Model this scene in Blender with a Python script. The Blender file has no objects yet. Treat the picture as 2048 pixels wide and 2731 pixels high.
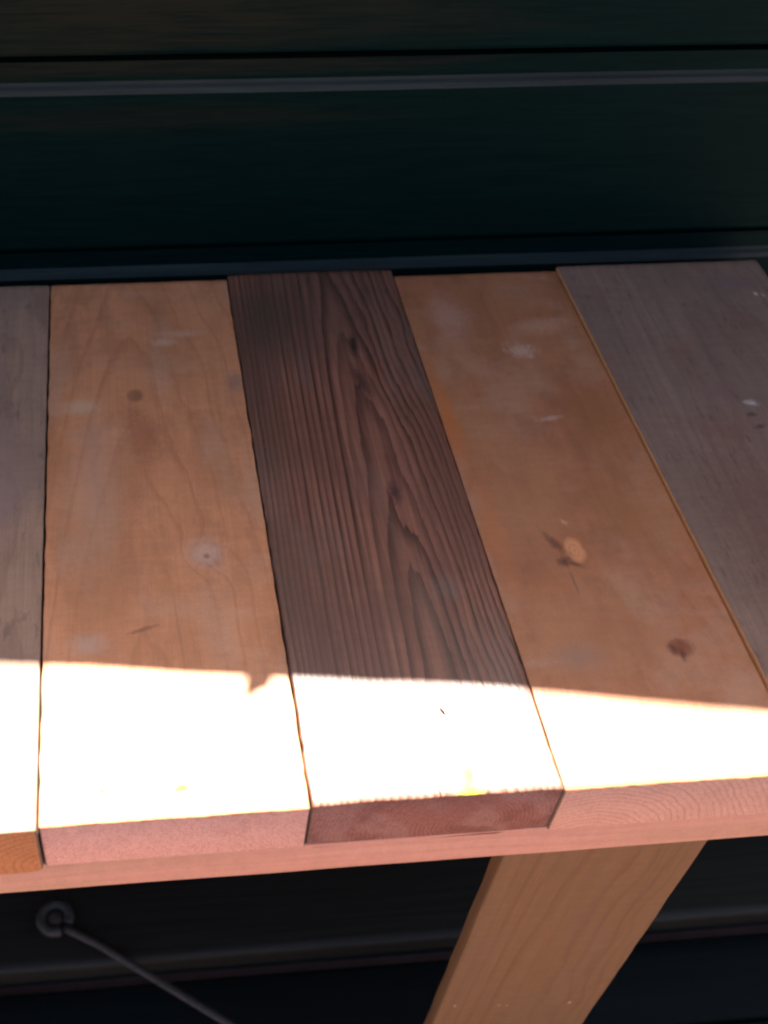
import bpy, bmesh, math, random
from mathutils import Vector, Matrix, noise as mnoise

random.seed(4)
scene = bpy.context.scene
COL = scene.collection

# ------------------------------------------------------------------ camera
cam_d = bpy.data.cameras.new("camera")
cam = bpy.data.objects.new("camera", cam_d)
COL.objects.link(cam)
right = Vector((0.995541, -0.091297, 0.023737))
down = Vector((-0.049602, -0.720669, -0.691503))
fwd = Vector((0.080239, 0.687242, -0.721984))
m = Matrix((right, -down, -fwd)).transposed().to_4x4()
m.translation = Vector((-0.0179, -0.30018, 0.54859))
cam.matrix_world = m
cam_d.sensor_fit = 'AUTO'
cam_d.sensor_width = 36.0
cam_d.lens = 36.0 * 3036.19 / 2731.0
cam_d.shift_x = (1024 - 599.68) / 2731.0
cam_d.clip_start = 0.02
cam_d.clip_end = 500
cam_d.dof.use_dof = True
cam_d.dof.focus_distance = 0.72
cam_d.dof.aperture_fstop = 8.0
scene.camera = cam

# ------------------------------------------------------------------ light
SUN_EL, SUN_AZ = math.radians(65), math.radians(-12)      # sun behind the shed, a little to its right
D = Vector((-math.sin(SUN_AZ) * math.cos(SUN_EL), math.cos(SUN_AZ) * math.cos(SUN_EL), math.sin(SUN_EL)))
world = bpy.data.worlds.new("World")
scene.world = world
world.use_nodes = True
wn = world.node_tree
bg = wn.nodes["Background"]
sky = wn.nodes.new("ShaderNodeTexSky")
sky.sky_type = 'NISHITA'
sky.sun_disc = False
sky.sun_elevation = SUN_EL
sky.sun_rotation = -SUN_AZ
sky.air_density = 0.5
sky.dust_density = 3.0
sky.ozone_density = 0.0
wn.links.new(sky.outputs[0], bg.inputs[0])
bg.inputs[1].default_value = 0.05
sun_d = bpy.data.lights.new("sun", 'SUN')
sun_d.energy = 5.0
sun_d.angle = math.radians(0.6)
sun_d.color = (1.0, 0.95, 0.87)
sun = bpy.data.objects.new("sun", sun_d)
COL.objects.link(sun)
sun.rotation_mode = 'QUATERNION'
sun.rotation_quaternion = D.to_track_quat('Z', 'Y')
sun.location = D * 20

scene.view_settings.view_transform = 'Standard'
scene.view_settings.look = 'None'
scene.view_settings.gamma = 1.0
scene.view_settings.exposure = 2.9
scene.render.engine = 'CYCLES'
scene.cycles.use_denoising = True
scene.cycles.max_bounces = 8
scene.cycles.filter_width = 2.3

# ------------------------------------------------------------------ helpers
def lin(r, g, b):
    f = lambda c: (c / 255 / 12.92) if c / 255 <= 0.04045 else ((c / 255 + 0.055) / 1.055) ** 2.4
    return (f(r), f(g), f(b), 1.0)

class Net:
    """small expression builder for shader nodes"""
    def __init__(self, name):
        self.mat = bpy.data.materials.new(name)
        self.mat.use_nodes = True
        self.t = self.mat.node_tree
        self.t.nodes.clear()
        self.out = self.t.nodes.new("ShaderNodeOutputMaterial")
        self.bsdf = self.t.nodes.new("ShaderNodeBsdfPrincipled")
        self.t.links.new(self.bsdf.outputs[0], self.out.inputs[0])
    def put(self, sock, v):
        if isinstance(v, bpy.types.NodeSocket):
            self.t.links.new(v, sock)
        elif v is not None:
            sock.default_value = v
    def math(self, op, a, b=None, c=None, clamp=False):
        n = self.t.nodes.new("ShaderNodeMath"); n.operation = op; n.use_clamp = clamp
        self.put(n.inputs[0], a); self.put(n.inputs[1], b)
        if c is not None: self.put(n.inputs[2], c)
        return n.outputs[0]
    def add(self, a, b): return self.math('ADD', a, b)
    def sub(self, a, b): return self.math('SUBTRACT', a, b)
    def mul(self, a, b): return self.math('MULTIPLY', a, b)
    def object_xyz(self):
        n = self.t.nodes.new("ShaderNodeTexCoord")
        s = self.t.nodes.new("ShaderNodeSeparateXYZ")
        self.t.links.new(n.outputs['Object'], s.inputs[0])
        return s.outputs[0], s.outputs[1], s.outputs[2]
    def xyz(self, x, y, z):
        n = self.t.nodes.new("ShaderNodeCombineXYZ")
        self.put(n.inputs[0], x); self.put(n.inputs[1], y); self.put(n.inputs[2], z)
        return n.outputs[0]
    def noise(self, vec, scale=1.0, detail=3.0, rough=0.55, dist=0.0):
        n = self.t.nodes.new("ShaderNodeTexNoise")
        self.put(n.inputs['Vector'], vec)
        n.inputs['Scale'].default_value = scale; n.inputs['Detail'].default_value = detail
        n.inputs['Roughness'].default_value = rough; n.inputs['Distortion'].default_value = dist
        return n.outputs[0]
    def snoise(self, x, y, z, sx, sy, sz, seed=0.0, **k):
        """noise stretched by separate scales along the three axes"""
        return self.noise(self.xyz(self.math('MULTIPLY_ADD', x, sx, seed), self.math('MULTIPLY_ADD', y, sy, seed * 1.7), self.math('MULTIPLY_ADD', z, sz, seed * .3)), **k)
    def range(self, v, a, b, c=0.0, d=1.0, smooth=True):
        n = self.t.nodes.new("ShaderNodeMapRange")
        n.interpolation_type = 'SMOOTHSTEP' if smooth else 'LINEAR'
        self.put(n.inputs[0], v)
        for i, q in enumerate((a, b, c, d)): n.inputs[i + 1].default_value = q
        return n.outputs[0]
    def mix(self, fac, a, b, mode='MIX'):
        n = self.t.nodes.new("ShaderNodeMix"); n.data_type = 'RGBA'; n.blend_type = mode
        self.put(n.inputs[0], fac); self.put(n.inputs[6], a); self.put(n.inputs[7], b)
        return n.outputs[2]
    def bump(self, h, dist, strength=1.0, prev=None):
        n = self.t.nodes.new("ShaderNodeBump")
        n.inputs['Strength'].default_value = strength; n.inputs['Distance'].default_value = dist
        self.put(n.inputs['Height'], h)
        if prev is not None: self.put(n.inputs['Normal'], prev)
        return n.outputs[0]
    def done(self, color, rough, normal=None, spec=0.5):
        self.put(self.bsdf.inputs['Base Color'], color)
        self.put(self.bsdf.inputs['Roughness'], rough)
        self.put(self.bsdf.inputs['Specular IOR Level'], spec)
        if normal is not None: self.put(self.bsdf.inputs['Normal'], normal)
        return self.mat

def wood(name, light, dark, axes='xyz', seed=0.0, pith=(0.0, 0.05, 0.03), wander=0.004, rings=330.0, ring_k=0.6, sharp=0.5,
         skew=0.0, fibre_k=0.3, fibre=700.0, blotch=(), spots=(), ring_bump=0.0, fibre_bump=0.0002, rough=0.6, spec=0.4, saw=0.0, warp=0.0, peak=0.0, fray=0.0, grit_k=.13, knots=()):
    """board sawn from a trunk: growth rings round a tilted pith, fibres, blotches and named marks.
    axes says which object axis runs (across the face, along the grain, out of the face)"""
    n = Net(name)
    o = dict(zip('xyz', n.object_xyz()))
    a, l, d = o[axes[0]], o[axes[1]], o[axes[2]]
    w1 = n.sub(n.snoise(a, l, d, 14, 5, 14, seed, detail=2), 0.5)
    w2 = n.sub(n.snoise(a, l, d, 60, 9, 60, seed + 3, detail=2), 0.5)
    wob = n.add(n.mul(w1, wander * 4), n.mul(w2, wander))
    if warp:      # grain bending round
        wob = n.add(wob, n.mul(n.sub(n.snoise(a, l, d, 30, 30, 30, seed + 8, detail=3), .5), warp))
    if fray: wob = n.add(wob, n.mul(n.sub(n.snoise(a, l, d, 420, 36, 420, seed + 6, detail=3, rough=.7), .5), fray))
    u = n.add(n.sub(a, n.math('MULTIPLY_ADD', l, skew, pith[0])), wob)
    dep = n.add(n.add(n.math('MULTIPLY_ADD', l, pith[2], pith[1]), d), wob)
    r = n.math('SQRT', n.add(n.mul(u, u), n.mul(dep, dep)))
    if peak: r = n.add(r, n.mul(n.math('ABSOLUTE', u), peak))
    knot_f = []
    for (x0, y0, rx, ry, amp, ci, co, k) in knots:
        px, py = n.mul(n.sub(a, x0), 1 / rx), n.mul(n.sub(l, y0), 1 / ry)
        q = n.math('SQRT', n.add(n.mul(px, px), n.mul(py, py)))
        q = n.add(q, n.mul(n.sub(n.snoise(a, l, d, 120, 90, 120, seed + x0 * 70, detail=4, rough=.6), .5), .7))
        r = n.add(r, n.mul(n.math('EXPONENT', n.mul(n.mul(q, q), -.35)), amp))
        knot_f.append((q, ci, co, k))
    rr = n.mul(r, rings)
    fr = n.math('FRACT', rr)
    idx = n.math('FLOOR', rr)
    late = n.mul(n.range(fr, sharp, 0.93), n.range(fr, 0.94, 1.0, 1.0, 0.0))
    n1 = n.t.nodes.new("ShaderNodeTexWhiteNoise"); n1.noise_dimensions = '1D'
    n.put(n1.inputs['W'], idx)
    late = n.mul(late, n.math('MULTIPLY_ADD', n1.outputs[0], 0.7, 0.5))
    fib = n.snoise(a, l, d, fibre, 9, fibre, seed + 5, detail=4, rough=.65)
    fib2 = n.snoise(a, l, d, fibre * .25, 4, fibre * .25, seed + 9, detail=3)
    c = n.mix(n.math('MULTIPLY', late, ring_k, clamp=True), light, dark)
    fibm = n.add(n.range(fib, .25, .75, -1, 1, False), n.range(fib2, .3, .7, -.7, .7, False))
    c = n.mix(1.0, c, n.mix(1.0, (1, 1, 1, 1), n.xyz(*[n.mul(fibm, fibre_k)] * 3), 'ADD'), 'MULTIPLY')
    for (sx, sy, col, k, lo, hi, sd) in blotch:
        f = n.range(n.snoise(a, l, d, sx, sy, sx, seed + sd, detail=5, rough=.6), lo, hi)
        c = n.mix(n.mul(f, k), c, col)
    grit = n.snoise(a, l, d, 1500, 1100, 1500, seed + 7, detail=4, rough=.7)
    cross = n.snoise(a, l, d, 55, 170, 55, seed + 12, detail=5, rough=.7)
    gm = n.add(n.range(grit, .3, .7, -1, 1, False), n.range(cross, .3, .7, -.55, .55, False))
    c = n.mix(1.0, c, n.mix(1.0, (1, 1, 1, 1), n.xyz(*[n.mul(gm, grit_k)] * 3), 'ADD'), 'MULTIPLY')
    for (q, ci, co, k) in knot_f:
        ring = n.math('MULTIPLY_ADD', n.math('SINE', n.mul(q, 19)), .5, .5)
        inner = n.mix(n.mul(ring, .30), ci, co)
        c = n.mix(n.range(q, .75, 1.05, k, 0), c, inner)
        rim = n.mul(n.range(q, .70, .95), n.range(q, 1.0, 1.45, 1, 0))
        c = n.mix(n.mul(rim, k * .55), c, co)
    gloss = spec
    for sp in spots:
        x0, y0, rx, ry, col, k, soft = sp[:7]
        ang = math.radians(sp[7]) if len(sp) > 7 else 0.0
        rag = sp[8] if len(sp) > 8 else 0.5
        px, py = n.sub(a, x0), n.sub(l, y0)
        ex = n.mul(n.add(n.mul(px, math.cos(ang)), n.mul(py, math.sin(ang))), 1 / rx)
        ey = n.mul(n.sub(n.mul(py, math.cos(ang)), n.mul(px, math.sin(ang))), 1 / ry)
        q = n.math('SQRT', n.add(n.mul(ex, ex), n.mul(ey, ey)))
        q = n.add(q, n.mul(n.sub(n.snoise(a, l, d, 330, 210, 330, seed + x0 * 90 + y0 * 50, detail=5, rough=.65), .5), rag * 2.6))
        f = n.range(q, 1 - soft, 1 + soft * .3, k, 0.0)
        c = n.mix(f, c, col)
        if len(sp) > 9: gloss = n.mul(gloss, n.sub(1.0, f))
    h = n.add(n.mul(fib, fibre_bump), n.mul(fib2, fibre_bump))
    if ring_bump: h = n.add(h, n.mul(late, ring_bump))
    if saw:
        h = n.add(h, n.mul(n.snoise(a, l, d, 900, 900, 320, seed, detail=4, rough=.7), saw))
        c = n.mix(n.range(n.snoise(a, l, d, 800, 800, 420, seed + 2, detail=4, rough=.7), .44, .64, 0, .38), c, dark)
    return n.done(c, n.math('MULTIPLY_ADD', fib, .12, rough - .06), n.bump(h, 1.0), gloss)

def mesh_obj(name, bm, mats, parent=None, loc=(0, 0, 0), smooth=True):
    me = bpy.data.meshes.new(name)
    bmesh.ops.recalc_face_normals(bm, faces=bm.faces)
    bm.to_mesh(me); bm.free()
    for mt in (mats if isinstance(mats, (list, tuple)) else [mats]): me.materials.append(mt)
    if smooth:
        for p in me.polygons: p.use_smooth = True
    o = bpy.data.objects.new(name, me)
    COL.objects.link(o)
    base = Vector(parent['base']) if parent is not None and 'base' in parent else Vector((0, 0, 0))
    o.location = Vector(loc) - base
    if parent is not None: o.parent = parent
    return o

def thing(name, loc, label, cat, kind=None):
    e = bpy.data.objects.new(name, None)
    COL.objects.link(e)
    e.location = loc; e.empty_display_size = .05
    e['base'] = tuple(loc); e['label'] = label; e['category'] = cat
    if kind: e['kind'] = kind
    return e

def nz(x, y=0.0, z=0.0): return mnoise.noise(Vector((x, y, z)))

def loft(bm, rings, cap_mat=None, body_mat=0, closed=True):
    """skin a list of equal-length point rings, cap both ends"""
    vs = [[bm.verts.new(p) for p in r] for r in rings]
    n = len(vs[0])
    for a, b in zip(vs, vs[1:]):
        for i in range(n if closed else n - 1):
            f = bm.faces.new((a[i], a[(i + 1) % n], b[(i + 1) % n], b[i])); f.material_index = body_mat
    for r in (vs[0], vs[-1]):
        f = bm.faces.new(r); f.material_index = body_mat if cap_mat is None else cap_mat
        f.smooth = False
    return vs

def plank_bm(w, y0, y1, th, seed, r=.0022, r_bl=.002, r_br=.002, wane=0.0, ragged=.0003, fuzz=.0003, cup=0.0, side_mat=None, chamfer=.0008):
    """plank lying along y, origin at the middle of its front top edge: rounded arrises, uneven edges, end faces = material 1"""
    top = [-.5 + i / 44 for i in range(45)]
    rings = []
    ys = [y0, y0 + chamfer] + [y0 + (y1 - y0) * i / 90 for i in range(1, 90)] + [y1 - chamfer, y1]
    for k, y in enumerate(ys):
        ins = chamfer if k in (0, len(ys) - 1) else 0.0
        jl = ragged * (nz(y * 60, seed) + .6 * nz(y * 220, seed + 4))
        jr = ragged * (nz(y * 55, seed + 9) + .6 * nz(y * 200, seed + 2))
        hw = w / 2 - ins
        xl, xr = -hw + jl, hw + jr
        pts = []
        for i in range(5):                                  # left top arris
            t = math.pi - i / 4 * math.pi / 2
            pts.append((xl + r + r * math.cos(t), -r + r * math.sin(t)))
        for t in top[2:-2]:
            x = xl + (t + .5) * (xr - xl)
            pts.append((x, cup * (1 - 4 * t * t) + .00025 * nz(x * 30, y * 9, seed)))
        for i in range(5):
            t = math.pi / 2 - i / 4 * math.pi / 2
            pts.append((xr - r + r * math.cos(t), -r + r * math.sin(t)))
        for i in range(4):
            t = -i / 3 * math.pi / 2
            rr = r_br
            pts.append((xr - rr + rr * math.cos(t), -th + rr + rr * math.sin(t)))
        if wane:
            for i in range(1, 9):
                f = i / 9
                pts.append((xr - .002 - f * wane, -th + .002))
            base = len(pts)
            for i in range(1, 9):
                f = i / 9
                x, z = pts[base - 9 + i]
                pts[base - 9 + i] = (x, -th + .0035 * (1 - f) ** 2 * 2.2)
            for i in range(4):
                j = base - 12 + i
                pts[j] = (pts[j][0], max(pts[j][1], -th + .0078 - i * .0006))
        for i in range(4):
            t = -math.pi / 2 - i / 3 * math.pi / 2
            rr = r_bl
            pts.append((xl + rr + rr * math.cos(t), -th + rr + rr * math.sin(t)))
        ring = []
        for j, (x, z) in enumerate(pts):
            yy = y
            if k in (0, 1): yy += fuzz * (.7 * nz(x * 170, z * 170, seed) + .5 * nz(x * 610, z * 300, seed + 3) * (.5 + nz(x * 30, seed))) + fuzz * 1.5 * nz(x * 40, seed)
            zz = z - (ins if z > -.001 else 0) + (ins if z < -th + .001 else 0)
            ring.append((x, yy, zz))
        rings.append(ring)
    bm = bmesh.new()
    vs = loft(bm, rings, cap_mat=1)
    if side_mat is not None:
        n = len(rings[0])
        for f in bm.faces:
            c = f.calc_center_median(); 
            if len(f.verts) == 4 and c.x < -w / 2 + .0016 and c.z < -.0004: f.material_index = side_mat
    for f in bm.faces:
        c = f.calc_center_median()
        if len(f.verts) == 4 and f.material_index == 0 and abs(c.x) > w / 2 - .0016 and c.z < -.0012: f.material_index = 3
    return bm

def box_bm(x0, x1, y0, y1, z0, z1, r=.0015, axis='x', n=24, jit=.0003, seed=0):
    """board with rounded long edges running along one axis; coordinates as given"""
    spans = {'x': ((x0, x1), (y0, y1), (z0, z1)), 'y': ((y0, y1), (x0, x1), (z0, z1)), 'z': ((z0, z1), (x0, x1), (y0, y1))}[axis]
    (l0, l1), (p0, p1), (q0, q1) = spans
    rings = []
    for k in range(n + 1):
        l = l0 + (l1 - l0) * k / n
        ring = []
        for ci, (pc, qc) in enumerate(((p1, q1), (p0, q1), (p0, q0), (p1, q0))):
            jp, jq = jit * nz(l * 25, ci * 3.1, seed), jit * nz(l * 25, ci * 5.7, seed + 2)
            cp, cq = pc + (-r if pc == p1 else r) + jp, qc + (-r if qc == q1 else r) + jq
            for i in range(4):
                t = ci * math.pi / 2 + i / 3 * math.pi / 2
                ring.append((cp + r * math.cos(t), cq + r * math.sin(t)))
        if axis == 'x': rings.append([(l, p, q) for p, q in ring])
        elif axis == 'y': rings.append([(p, l, q) for p, q in ring])
        else: rings.append([(p, q, l) for p, q in ring])
    bm = bmesh.new(); loft(bm, rings, cap_mat=0)
    return bm

def tube(bm, path, rad, seg=12, closed=False):
    pts = [Vector(p) for p in path]; n = len(pts); rings = []
    prev = None
    for i, p in enumerate(pts):
        t = (pts[(i + 1) % n] - pts[i - 1]) if closed else (pts[min(i + 1, n - 1)] - pts[max(i - 1, 0)])
        t.normalize()
        up = Vector((0, 0, 1)) if abs(t.z) < .9 else Vector((1, 0, 0))
        s = t.cross(up).normalized(); v = s.cross(t)
        rings.append([bm.verts.new(p + (s * math.cos(a) + v * math.sin(a)) * rad) for a in [2 * math.pi * j / seg for j in range(seg)]])
    for i in range(n if closed else n - 1):
        A, B = rings[i], rings[(i + 1) % n]
        for j in range(seg): bm.faces.new((A[j], A[(j + 1) % seg], B[(j + 1) % seg], B[j]))
    if not closed:
        bm.faces.new(rings[0]); bm.faces.new(rings[-1])

# ------------------------------------------------------------------ measures (metres; table top at z = 0, front edge at y = 0)
L = 0.4877
RAIL_B = -0.0757
TREAD_Z, DECK_Z, GROUND_Z = -0.715, -0.80, -0.86
WALL_Y = 0.507
PERIOD = 0.1610

# ------------------------------------------------------------------ setting: ground
g = Net("reddish_bounce_ground")  # unseen ground, tinted reddish to bounce warm light onto the plank ends
gx, gy, gz = g.object_xyz()
gn = g.snoise(gx, gy, gz, 3, 3, 3, 0, detail=8, rough=.65)
gc = g.mix(g.range(gn, .35, .65), lin(132, 104, 97), lin(152, 122, 115))
g.done(gc, .9, g.bump(gn, .02), .2)
bm = bmesh.new()
N = 40
for i in range(N + 1):
    for j in range(N + 1):
        s = lambda q: math.copysign(abs(q) ** 3, q) * 60
        x, y = s(i / N * 2 - 1), s(j / N * 2 - 1)
        bm.verts.new((x, y, GROUND_Z + .004 * nz(x * 2, y * 2)))
bm.verts.ensure_lookup_table()
for i in range(N):
    for j in range(N):
        a = i * (N + 1) + j
        bm.faces.new([bm.verts[q] for q in (a, a + 1, a + N + 2, a + N + 1)])
o = mesh_obj("ground", bm, g.mat); o['kind'] = 'structure'

# ------------------------------------------------------------------ setting: the dark shed wall
BLACK = lin(26, 38, 37)
def siding_mat(seed, wear=()):
    n = Net("dark_stained_siding")
    x, y, z = n.object_xyz()
    fib = n.snoise(x, z, y, 16, 420, 60, seed, detail=5, rough=.7)
    fib2 = n.snoise(x, z, y, 7, 90, 30, seed + 4, detail=5, rough=.65)
    c = n.mix(n.range(fib, .35, .7), lin(1, 21, 20), lin(3, 27, 25))
    for (x0, z0, rx, rz, col, k) in wear:
        ex, ez = n.mul(n.sub(x, x0), 1 / rx), n.mul(n.sub(z, z0), 1 / rz)
        q = n.math('SQRT', n.add(n.mul(ex, ex), n.mul(ez, ez)))
        q = n.add(q, n.mul(n.sub(fib2, .5), 1.6))
        f = n.mul(n.range(q, .2, 1.2, k, 0), n.range(fib, .3, .6, .25, 1))
        c = n.mix(f, c, col)
    h = n.add(n.mul(fib, .0004), n.mul(fib2, .0005))
    return n.done(c, .55, n.bump(h, 1.0), .03)
def ledge_mat(seed):
    n = Net("lit_dusty_ledge")  # dust grey, lightened to carry the light an up-facing ledge catches
    x, y, z = n.object_xyz()
    f = n.snoise(x, z, y, 9, 160, 160, seed, detail=5, rough=.65)
    f2 = n.snoise(x, z, y, 2, 20, 20, seed + 3, detail=3)
    c = n.mix(n.range(f, .3, .7), lin(28, 40, 39), lin(41, 51, 49))
    c = n.mix(n.range(f2, .45, .7, 0, .6), c, lin(26, 34, 34))
    return n.done(c, .8, n.bump(n.mul(f, .0006), 1.0), .2)

shed = thing("shed", (0.2, 1.5, GROUND_Z), "dark green-black timber shed wall of horizontal drop siding behind the plank tabletop", "shed")
WX0, WX1 = -1.7, 2.3
WEAR = {1: [(-.05, .17, .30, .05, lin(74, 62, 46), .55), (.0, .02, .25, .03, lin(70, 66, 56), .3)]}
def siding(zg, x0, x1, dy, seed, wear):
    """one drop-siding board hung below the groove line zg: cove, ledge coloured as if lit, flat face"""
    prof = [(.0210, zg + .0022), (.0210, zg - .0028), (.0068, zg - .0036), (.0062, zg - .0185), (.0050, zg - .0208), (.0022, zg - .0226), (.0004, zg - .0262), (0, zg - .0300),
            (0, zg - .100), (0, zg - PERIOD + .0060), (.0012, zg - PERIOD + .0034), (.0032, zg - PERIOD + .0028), (.0235, zg - PERIOD + .0028), (.0235, zg + .0022)]
    ox, oz = (x0 + x1) / 2, zg - PERIOD / 2
    rings = []
    n = 60
    for k in range(n + 1):
        x = x0 + (x1 - x0) * k / n
        w = .0009 * nz(x * 3, seed)
        rings.append([(x - ox, WALL_Y + dy + py + .0006 * nz(x * 6, seed + 7, pz * 4) - WALL_Y, pz + w * (1 if 5 <= j <= 11 else .4) - oz) for j, (py, pz) in enumerate(prof)])
    bm = bmesh.new(); loft(bm, rings)
    for f in bm.faces:
        if len(f.verts) == 4:
            c = f.calc_center_median()
            zz = c.z + oz - zg
            if -.0268 < zz < -.0192 and c.y < .0075: f.material_index = 1
    o = mesh_obj("siding_board", bm, [siding_mat(seed, [(a - ox, b - oz, *r) for a, b, *r in wear]), ledge_mat(seed)], shed, (ox, WALL_Y, oz), smooth=False)
    return o
zg_top = 0.1787
k = 0
for c in range(-3, 7):
    zg = zg_top + (-c) * PERIOD + (0.161 * 0)
    if zg - PERIOD < -.86: continue
    joint = {-1: .9, 1: 1.2, 2: -.6}.get(c)
    segs = [(WX0, joint - .0006, 0), (joint + .0006, WX1, -.0012)] if joint else [(WX0, WX1, 0)]
    for (a, b, dy) in segs:
        wear = {-1: [(-.05, zg_top + .035, .36, .045, lin(36, 35, 26), .6)], 0: [(-.02, zg_top - .008, .32, .012, lin(38, 37, 29), .5), (.0, zg_top - .045, .22, .014, lin(34, 32, 25), .35)]}.get(c, [])
        siding(zg, a, b, dy, 11.3 * (c + 5) + a, wear)
        k += 1
# added backing behind the boards, stops sunlight leaking through the gaps
bm = box_bm(WX0, WX1, WALL_Y + .024, WALL_Y + .04, GROUND_Z + .01, .660, n=4)
mesh_obj("backing_panel", bm, siding_mat(3), shed, smooth=False)

# added, unseen roof; its verge is shaped to throw the tabletop's shadow edge
VERGE_Y = 0.46
shadow = [(-.1003, .1069), (-.0462, .1009), (.0078, .0922), (.0616, .0849), (.1152, .0766), (.169, .0703), (.2222, .0621), (.2744, .0517), (.3417, .0392)]
verge = []
for sx, sy in shadow:
    t = (VERGE_Y - sy) / D.y
    verge.append((sx + t * D.x, t * D.z))
sl = .15 * D.z / D.y
(xa, za), (xb, zb) = verge[0], verge[-1]
verge = [(xa - 1.7, za), (xa - .5, za - .004), (xa - .06, za - .014)] + verge + [(xb + .5, zb + .5 * sl), (xb + 1.6, zb + 1.6 * sl)]
bm = bmesh.new()
def strip(y0, y1, up, dn):
    rings = [[(x, y0, z + up), (x, y1, z + up), (x, y1, z - dn), (x, y0, z - dn)] for x, z in verge]
    loft(bm, rings)
strip(VERGE_Y, 2.9, 0.0, .022)
roofm = siding_mat(40)
mesh_obj("shadow_roof", bm, roofm, shed, smooth=False)
bm = bmesh.new(); strip(VERGE_Y + .004, VERGE_Y + .024, -.0225, .045)
mesh_obj("verge_board", bm, siding_mat(43), shed, smooth=False)
bm = bmesh.new()
loft(bm, [[(x, WALL_Y + .004, z - .0225), (x, WALL_Y + .03, z - .0225), (x, WALL_Y + .03, .6640), (x, WALL_Y + .004, .6640)] for x, z in verge if z > .70])
mesh_obj("frieze_board", bm, siding_mat(46), shed, smooth=False)
# added piece on the verge, shaped to cast a notch in the shadow edge
bm = bmesh.new()
t = (VERGE_Y - .0822) / D.y
sx, sz = .049 + t * D.x, t * D.z
P = lambda q, w: (sx + q, VERGE_Y + w, sz)
sp = [(-.0070, -.0120), (.0090, -.0120), (.0085, .0040), (.0010, .0120), (-.0045, .0230), (-.0070, .0200)]
loft(bm, [[(sx + a, VERGE_Y - .001 + w, sz + b) for a, b in sp] for w in (0, .004)])
mesh_obj("shadow_notch_piece", bm, roofm, shed, smooth=False)

# ------------------------------------------------------------------ setting: step and deck below
def dark_board(name, parent, x0, x1, y0, y1, z0, z1, r, seed, ca, cb, nose=None):
    n = Net("dark_deck_board")
    x, y, z = n.object_xyz()
    fib = n.snoise(x, y, z, 5, 260, 260, seed, detail=4, rough=.65)
    f2 = n.snoise(x, y, z, 4, 14, 14, seed + 5, detail=4)
    c = n.mix(n.range(fib, .3, .7), ca, cb)
    c = n.mix(n.range(f2, .4, .7, 0, .5), c, ca)
    if nose is not None:     # grey nosing, its paler colour stands in for the light it catches
        c = n.mix(n.mul(n.range(n.add(y, n.mul(n.sub(f2, .5), .010)), y0 + .005, y0 + .010, .9, 0.0), n.range(z, z1 - .010, z1 - .004)), c, nose)
    mt = n.done(c, .75, n.bump(n.mul(fib, .0006), 1.0), .15)
    return mesh_obj(name, box_bm(x0, x1, y0, y1, z0, z1, r=r, n=40, jit=.0012, seed=seed), mt, parent)

step = thing("timber_step", (.2, .36, DECK_Z), "low dark timber step with a grey nosing coloured as if lit under the table", "step")
dark_board("tread_board", step, WX0, WX1, .2195, .356, TREAD_Z - .038, TREAD_Z, .006, 1, lin(28, 28, 22), lin(40, 38, 30), lin(46, 48, 45))
dark_board("tread_board", step, WX0, WX1, .361, .5040, TREAD_Z - .038, TREAD_Z, .004, 2, lin(40, 40, 36), lin(58, 56, 50))
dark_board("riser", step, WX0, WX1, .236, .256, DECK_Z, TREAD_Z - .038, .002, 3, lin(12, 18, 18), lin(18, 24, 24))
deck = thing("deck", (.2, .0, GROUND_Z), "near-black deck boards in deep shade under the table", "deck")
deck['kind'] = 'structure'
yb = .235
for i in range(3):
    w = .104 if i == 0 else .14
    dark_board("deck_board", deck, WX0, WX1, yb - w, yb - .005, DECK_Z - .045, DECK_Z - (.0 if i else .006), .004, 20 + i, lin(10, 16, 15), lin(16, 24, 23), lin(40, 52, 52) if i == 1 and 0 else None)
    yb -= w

# ------------------------------------------------------------------ the plank table
table = thing("plank_table", (.14, .25, DECK_Z), "rough outdoor table of mixed salvaged planks, front strip in glaring sun, rest in shade", "table")
TAN_L, TAN_D = lin(196, 148, 112), lin(150, 96, 66)
GREY = lin(160, 146, 138)

m2 = wood("tan_pine", lin(202, 134, 92), lin(156, 90, 55), seed=2.0, pith=(-.012, .030, .13), wander=.005, rings=85, ring_k=.32, sharp=.7, peak=.15, fray=.002, fibre_k=.08, fibre=520,
    blotch=[(18, 7, lin(172, 112, 74), .6, .42, .62, 1), (45, 22, lin(164, 108, 76), .45, .5, .66, 3), (11, 30, lin(198, 148, 116), .35, .52, .7, 21), (26, 9, lin(190, 144, 114), .5, .5, .66, 6), (9, 14, lin(170, 112, 74), .4, .5, .7, 11)],
    knots=[(.0313, .1855, .0095, .0095, .013, lin(176, 132, 112), lin(140, 98, 80), .75), (-.0090, .3448, .0050, .0060, .006, lin(130, 84, 62), lin(120, 76, 54), .6)],
    spots=[(.0300, .1870, .016, .015, lin(212, 164, 136), .55, .8, 0, .4), (.0313, .1838, .0030, .0026, lin(112, 78, 68), .7, .9, 0, .5),
            (-.004, .300, .014, .036, lin(160, 92, 60), .55, .9, 8),
           (-.048, .334, .016, .010, lin(208, 168, 132), .65, .9), (.016, .407, .012, .006, lin(204, 164, 134), .6, .9), (.030, .417, .022, .005, lin(200, 158, 130), .5, .9),
           (-.040, .25, .022, .09, lin(182, 144, 118), .5, 1.0, 0), (.0665, .356, .008, .016, lin(134, 104, 92), .6, .9), (-.012, .1272, .011, .0018, lin(120, 76, 56), .6, .6, 18),
           (-.045, .118, .014, .010, lin(186, 158, 140), .5, .9), (.010, .12, .0012, .05, lin(150, 96, 64), .35, .9, 4),
           (.004, .0176, .0055, .0030, lin(236, 200, 50), .95, .6, 0, .5, 1), (-.0389, .0189, .0016, .0022, lin(150, 140, 60), .9, .6, 0, .5, 1)], rough=.5)
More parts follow.
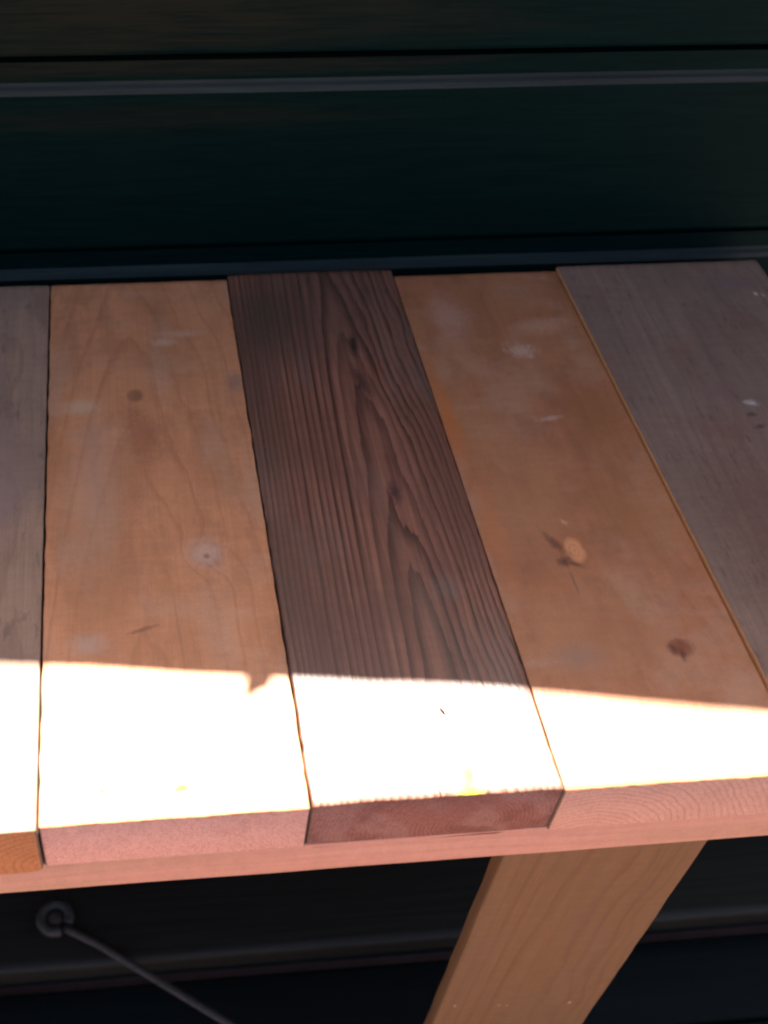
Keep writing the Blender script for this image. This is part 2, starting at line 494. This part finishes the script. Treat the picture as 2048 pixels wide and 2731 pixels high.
e2 = wood("sawn_pine_end", lin(216, 174, 160), lin(170, 124, 112), seed=2.5, pith=(-.01, .09, .0), wander=.003, rings=330, ring_k=.22, fibre_k=.05, saw=.0035, rough=.9, spec=.15)
m3 = wood("dark_weathered_fir", lin(138, 88, 68), lin(72, 41, 30), seed=7.0, pith=(.019, .0335, .042), wander=.0026, rings=250, ring_k=.95, sharp=.24, peak=.16, fray=.0018, skew=-.012, fibre_k=.34, fibre=620,
    blotch=[(12, 5, lin(104, 66, 50), .6, .42, .62, 1), (20, 6, lin(122, 100, 88), .35, .52, .68, 6), (5, 3, lin(84, 66, 54), .5, .45, .65, 9)],
    spots=[(.0207, .394, .0042, .016, lin(46, 30, 27), .9, .9, -6), (.0215, .2320, .0050, .012, lin(54, 34, 36), .8, .9), (.0185, .350, .0062, .024, lin(58, 36, 32), .75, .9, 12),
           (.0378, .146, .010, .012, lin(112, 96, 90), .45, 1.0), (-.045, .43, .03, .05, lin(72, 60, 50), .6, 1.0), (-.05, .10, .03, .06, lin(76, 46, 42), .5, 1.0),
           (.0139, .0545, .0012, .0042, lin(16, 14, 14), 1.0, .5, 20, .3, 1), (.0186, .010, .0075, .022, lin(240, 214, 60), .95, 1.0, -6, .7, 1), (.0010, .003, .0006, .006, lin(60, 40, 30), .9, .6, 0, .3, 1)],
    ring_bump=.00016, fibre_bump=.00018, rough=.42, spec=.6)
e3 = wood("weathered_fir_end", lin(124, 86, 76), lin(76, 48, 42), seed=7.0, pith=(.019, .0335, .042), wander=.002, rings=400, ring_k=.5, fibre_k=.05, saw=.0010, rough=.85, spec=.2,
    blotch=[(40, 40, lin(134, 108, 100), .5, .45, .6, 2), (22, 22, lin(84, 52, 46), .6, .45, .6, 5)])
m4 = wood("orange_pine", lin(166, 106, 72), lin(132, 76, 46), seed=12.0, pith=(-.03, .16, .02), wander=.006, rings=140, ring_k=.25, sharp=.55, fibre_k=.07, fibre=480, warp=.004,
    blotch=[(16, 11, lin(172, 116, 78), .6, .44, .6, 1), (22, 14, lin(178, 132, 104), .45, .48, .64, 6), (30, 30, lin(170, 108, 70), .5, .5, .65, 14), (50, 26, lin(134, 84, 58), .3, .5, .66, 3), (14, 40, lin(180, 132, 106), .4, .54, .7, 21)],
    knots=[(-.0110, .1715, .0078, .0125, .010, lin(220, 146, 98), lin(160, 96, 60), .85), (.0290, .0895, .0070, .0060, .008, lin(132, 68, 40), lin(104, 58, 38), .7)],
    spots=[(-.0218, .178, .0040, .016, lin(92, 54, 40), .7, .9, 28, .5), (-.0205, .1630, .0055, .0050, lin(72, 44, 36), .8, .9, 0, .5), (-.0135, .1600, .0050, .0022, lin(82, 50, 40), .65, .9, -25, .6),
           (-.0195, .145, .0008, .014, lin(96, 70, 64), .6, .8), (-.0105, .197, .0022, .004, lin(214, 176, 146), .5, .9, 20, .9),
           (.0290, .0900, .0085, .0065, lin(120, 58, 36), .8, .9, 20, .8), (.0250, .0895, .0030, .0055, lin(88, 46, 32), .7, 1.0, 30, .9), (.0290, .0835, .0022, .0055, lin(80, 44, 32), .65, 1.0, 0, .9),
           (.0110, .380, .014, .010, lin(204, 166, 142), .55, .9, 0, .9), (.0170, .372, .003, .003, lin(216, 178, 146), .5, .9, 0, .9), (-.035, .425, .018, .03, lin(190, 142, 116), .6, 1.0), (.035, .410, .03, .012, lin(190, 142, 112), .6, .9, 10),
           (-.064, .31, .009, .06, lin(188, 104, 50), .75, 1.0), (-.06, .20, .008, .06, lin(184, 108, 60), .5, 1.0), (.045, .30, .025, .05, lin(146, 92, 54), .6, 1.0), (.03, .20, .02, .05, lin(150, 98, 58), .5, 1.0, 15),
           (-.035, .087, .022, .014, lin(142, 112, 94), .55, 1.0), (-.005, .10, .035, .018, lin(158, 104, 70), .4, 1.0), (.010, .300, .012, .003, lin(196, 160, 140), .5, .8, 10)], rough=.5)
e4 = wood("sawn_pine_end_brown", lin(178, 144, 126), lin(140, 100, 86), seed=14, pith=(-.05, .07, 0), wander=.003, rings=260, ring_k=.5, fibre_k=.05, saw=.0006, rough=.9, spec=.15, spots=[])
grey_blotch = [(14, 8, lin(130, 104, 90), .6, .42, .62, 1), (30, 12, lin(124, 90, 78), .5, .5, .68, 6), (150, 40, lin(92, 72, 64), .45, .56, .68, 9)]
m1 = wood("grey_brown_board", lin(156, 122, 98), lin(114, 82, 64), seed=21, pith=(.03, .10, .02), rings=240, ring_k=.3, fibre_k=.14, fibre=600, blotch=grey_blotch, rough=.7,
    spots=[(.044, .14, .003, .003, lin(66, 52, 48), .8, .7), (.04, .25, .02, .05, lin(150, 118, 110), .5, 1)])
e1 = wood("ochre_end", lin(156, 110, 71), lin(116, 70, 40), seed=22, pith=(.07, .04, 0), rings=240, ring_k=.4, fibre_k=.05, saw=.0006, rough=.85, spec=.2)
m5 = wood("silver_grey_board", lin(132, 104, 88), lin(104, 77, 65), seed=31, pith=(.02, .12, .03), rings=260, ring_k=.3, fibre_k=.12, fibre=520,
    blotch=[(14, 8, lin(116, 92, 78), .5, .42, .62, 1), (26, 12, lin(124, 84, 70), .45, .5, .68, 6), (200, 46, lin(82, 68, 60), .5, .57, .70, 9)], rough=.75, spec=.3,
    spots=[(.0060, .3045, .0062, .0036, lin(196, 184, 170), .75, .9, -12, .9), (.001, .292, .005, .003, lin(70, 54, 50), .7, .9, 0, .9), (.0015, .2785, .006, .0025, lin(66, 48, 46), .75, .9, 20, .9), (.012, .268, .010, .003, lin(84, 52, 52), .7, .8, 10),
           (-.009, .3194, .014, .014, lin(124, 88, 86), .6, 1), (.0670, .4385, .0020, .003, lin(206, 178, 160), .8, .6), (.0725, .4365, .0015, .003, lin(190, 150, 130), .7, .6), (.055, .455, .03, .012, lin(116, 92, 90), .5, 1), (-.03, .17, .05, .12, lin(104, 70, 56), .6, 1)])
fresh = wood("fresh_cut_edge", lin(214, 146, 88), lin(180, 112, 60), axes='zyx', seed=33, rings=300, ring_k=.3, fibre_k=.1, rough=.7)

dark_edge = wood("dark_plank_edge", lin(104, 88, 76), lin(74, 60, 52), axes='zyx', seed=61, rings=300, ring_k=.3, fibre_k=.15, rough=.9, spec=.1)  # grimy plank sides, darkened so bounced light leaves the seams dark
def plank(xl, xr, y0, y1, ztop, mats, label=None, **kw):
    xc = (xl + xr) / 2
    o = mesh_obj("plank", plank_bm(xr - xl, y0, y1, **kw), (mats + [fresh])[:3] + [dark_edge], table, (xc, 0, ztop))
    if label: o['label'] = label
    return o
plank(-.2190, -.0769, -.0020, .4880, .0004, [m1, e1], "grey-brown plank with an ochre cut end", th=.0462, seed=1, r=.0016, r_br=.005, cup=.0004)
plank(-.0757, .0687, 0, .4882, 0, [m2, e2], "smooth tan plank with a pale knot", th=.0432, seed=2, r=.0012, r_bl=.001, r_br=.001, ragged=.0008, fuzz=.0004)
plank(.0696, .2085, .0008, .4935, .0006, [m3, e3], "dark weathered plank with bold arched grain", th=.0470, seed=3, r=.0016, r_bl=.004, r_br=.003, wane=.05, ragged=.0010, fuzz=.0005, cup=.0006)
plank(.2091, .3487, 0, .4850, 0, [m4, e4], "orange-brown plank with two dark knots", th=.0440, seed=4, r=.0010, r_bl=.001, fuzz=.0006)
plank(.3494, .5262, -.001, .4872, .0028, [m5, e4, fresh], "silver-grey plank with a fresh orange edge", th=.0440, seed=5, r=.0012, side_mat=2, fuzz=.0005)
plank(-.3620, -.2212, 0, .4870, 0, [m4, e4], th=.0440, seed=6, r=.0014)
plank(-.5060, -.3640, .001, .4890, .0003, [m1, e1], th=.0440, seed=7, r=.003)

rm = wood("planed_pine_rail", lin(166, 126, 108), lin(144, 100, 80), axes='zxy', seed=41, pith=(.02, .09, .01), rings=300, ring_k=.35, fibre_k=.08, fibre=500, rough=.7, spec=.25,
    blotch=[(20, 5, lin(150, 122, 98), .6, .45, .62, 2)])
mesh_obj("rail", box_bm(-.33, .33, 0, .0185, -.020, 0.0158, r=.0012, n=80, jit=.0004, seed=4), rm, table, (.012 + .18 - .18, .0006, RAIL_B + .020)).scale = (1.56, 1, .90)
mesh_obj("rail", box_bm(-.504, .524, -.0095, .0095, -.016, .0158, r=.0012, n=40), rm, table, (0, .455, RAIL_B + .0155))
lm = wood("brown_pine_leg", lin(100, 76, 48), lin(74, 52, 32), axes='xzy', seed=51, pith=(.0, .05, .02), wander=.006, rings=150, ring_k=.35, sharp=.55, fibre_k=.10, fibre=420, rough=.75, spec=.2,
    blotch=[(22, 9, lin(96, 76, 54), .4, .45, .62, 2), (50, 50, lin(98, 80, 58), .25, .52, .66, 5)],
    spots=[(-.055, .185, .0014, .0018, lin(190, 160, 126), .6, .7), (-.018, .178, .0016, .0012, lin(186, 156, 124), .5, .7), (.042, .170, .0016, .0024, lin(190, 160, 126), .6, .7), (-.011, .176, .0012, .0012, lin(180, 150, 120), .5, .7), (-.005, .30, .006, .004, lin(104, 64, 50), .6, .8)])
def leg(x0, x1, y0, y1, z0):
    ox, oz = (x0 + x1) / 2, -.55
    mesh_obj("leg", box_bm(x0 - ox, x1 - ox, y0 - y0, y1 - y0, z0 - oz, RAIL_B + .030 - oz, r=.0014, axis='z', n=30, jit=.0008, seed=x0 * 9), lm, table, (ox, y0, oz))
leg(.2035, .3375, .0200, .0325, DECK_Z)
leg(-.4900, -.3600, .0200, .0395, DECK_Z)
leg(.2230, .3640, .4670, .4860, TREAD_Z)
leg(-.4900, -.3500, .4670, .4860, TREAD_Z)

# ------------------------------------------------------------------ iron rod with an eye
im = Net("dull_iron")
x, y, z = im.object_xyz()
q = im.noise(im.xyz(x, y, z), 220, 5, .65)
im.done(im.mix(im.range(q, .35, .65), lin(50, 53, 50), lin(74, 68, 62)), .6, im.bump(q, .0006), .4)
im.bsdf.inputs['Metallic'].default_value = 0.3
E0 = Vector((-.129, .274, TREAD_Z + .0052)); E1 = Vector((.222, .021, TREAD_Z + .0052))
rod = thing("iron_rod", tuple(E0), "thin grey iron rod with a looped eye in the dark under the table", "rod")
dr = (E1 - E0).normalized(); sd = Vector((-dr.y, dr.x, 0))
path = []
R = .0160
for i in range(29):
    a = math.radians(8 + i * 322 / 28)
    path.append(E0 - E0 + dr * (-R * math.cos(a) * -1) * 1.0 + sd * R * math.sin(a))
bm = bmesh.new(); tube(bm, path, .0060, 12)
mesh_obj("eye", bm, im.mat, rod, tuple(E0))
st = dr * R * .96 - sd * .004
bm = bmesh.new(); tube(bm, [st, st + dr * .01 + sd * .001] + [st + sd * .004 + (E1 - E0 - st) * f for f in (.1, .3, .5, .7, .85, .97)], .0046, 12)
mesh_obj("shank", bm, im.mat, rod, tuple(E0))
rust = Net("rusty_bolt_head")
x, y, z = rust.object_xyz()
q = rust.noise(rust.xyz(x, y, z), 300, 5, .7)
rust.done(rust.mix(rust.range(q, .35, .65), lin(50, 40, 36), lin(70, 56, 50)), .8, rust.bump(q, .0008), .3)
bm = bmesh.new()
prof = [(.0, .0060), (.0045, .0056), (.0078, .0040), (.0092, .0014), (.0092, -.004), (.0, -.004)]
rings = [[(r * math.cos(a), r * math.sin(a), h) for a in [2 * math.pi * j / 20 for j in range(20)]] for r, h in prof[1:-1]]
loft(bm, rings)
mesh_obj("bolt_head", bm, rust.mat, rod, tuple(E0 + Vector((0, 0, -.0008))))
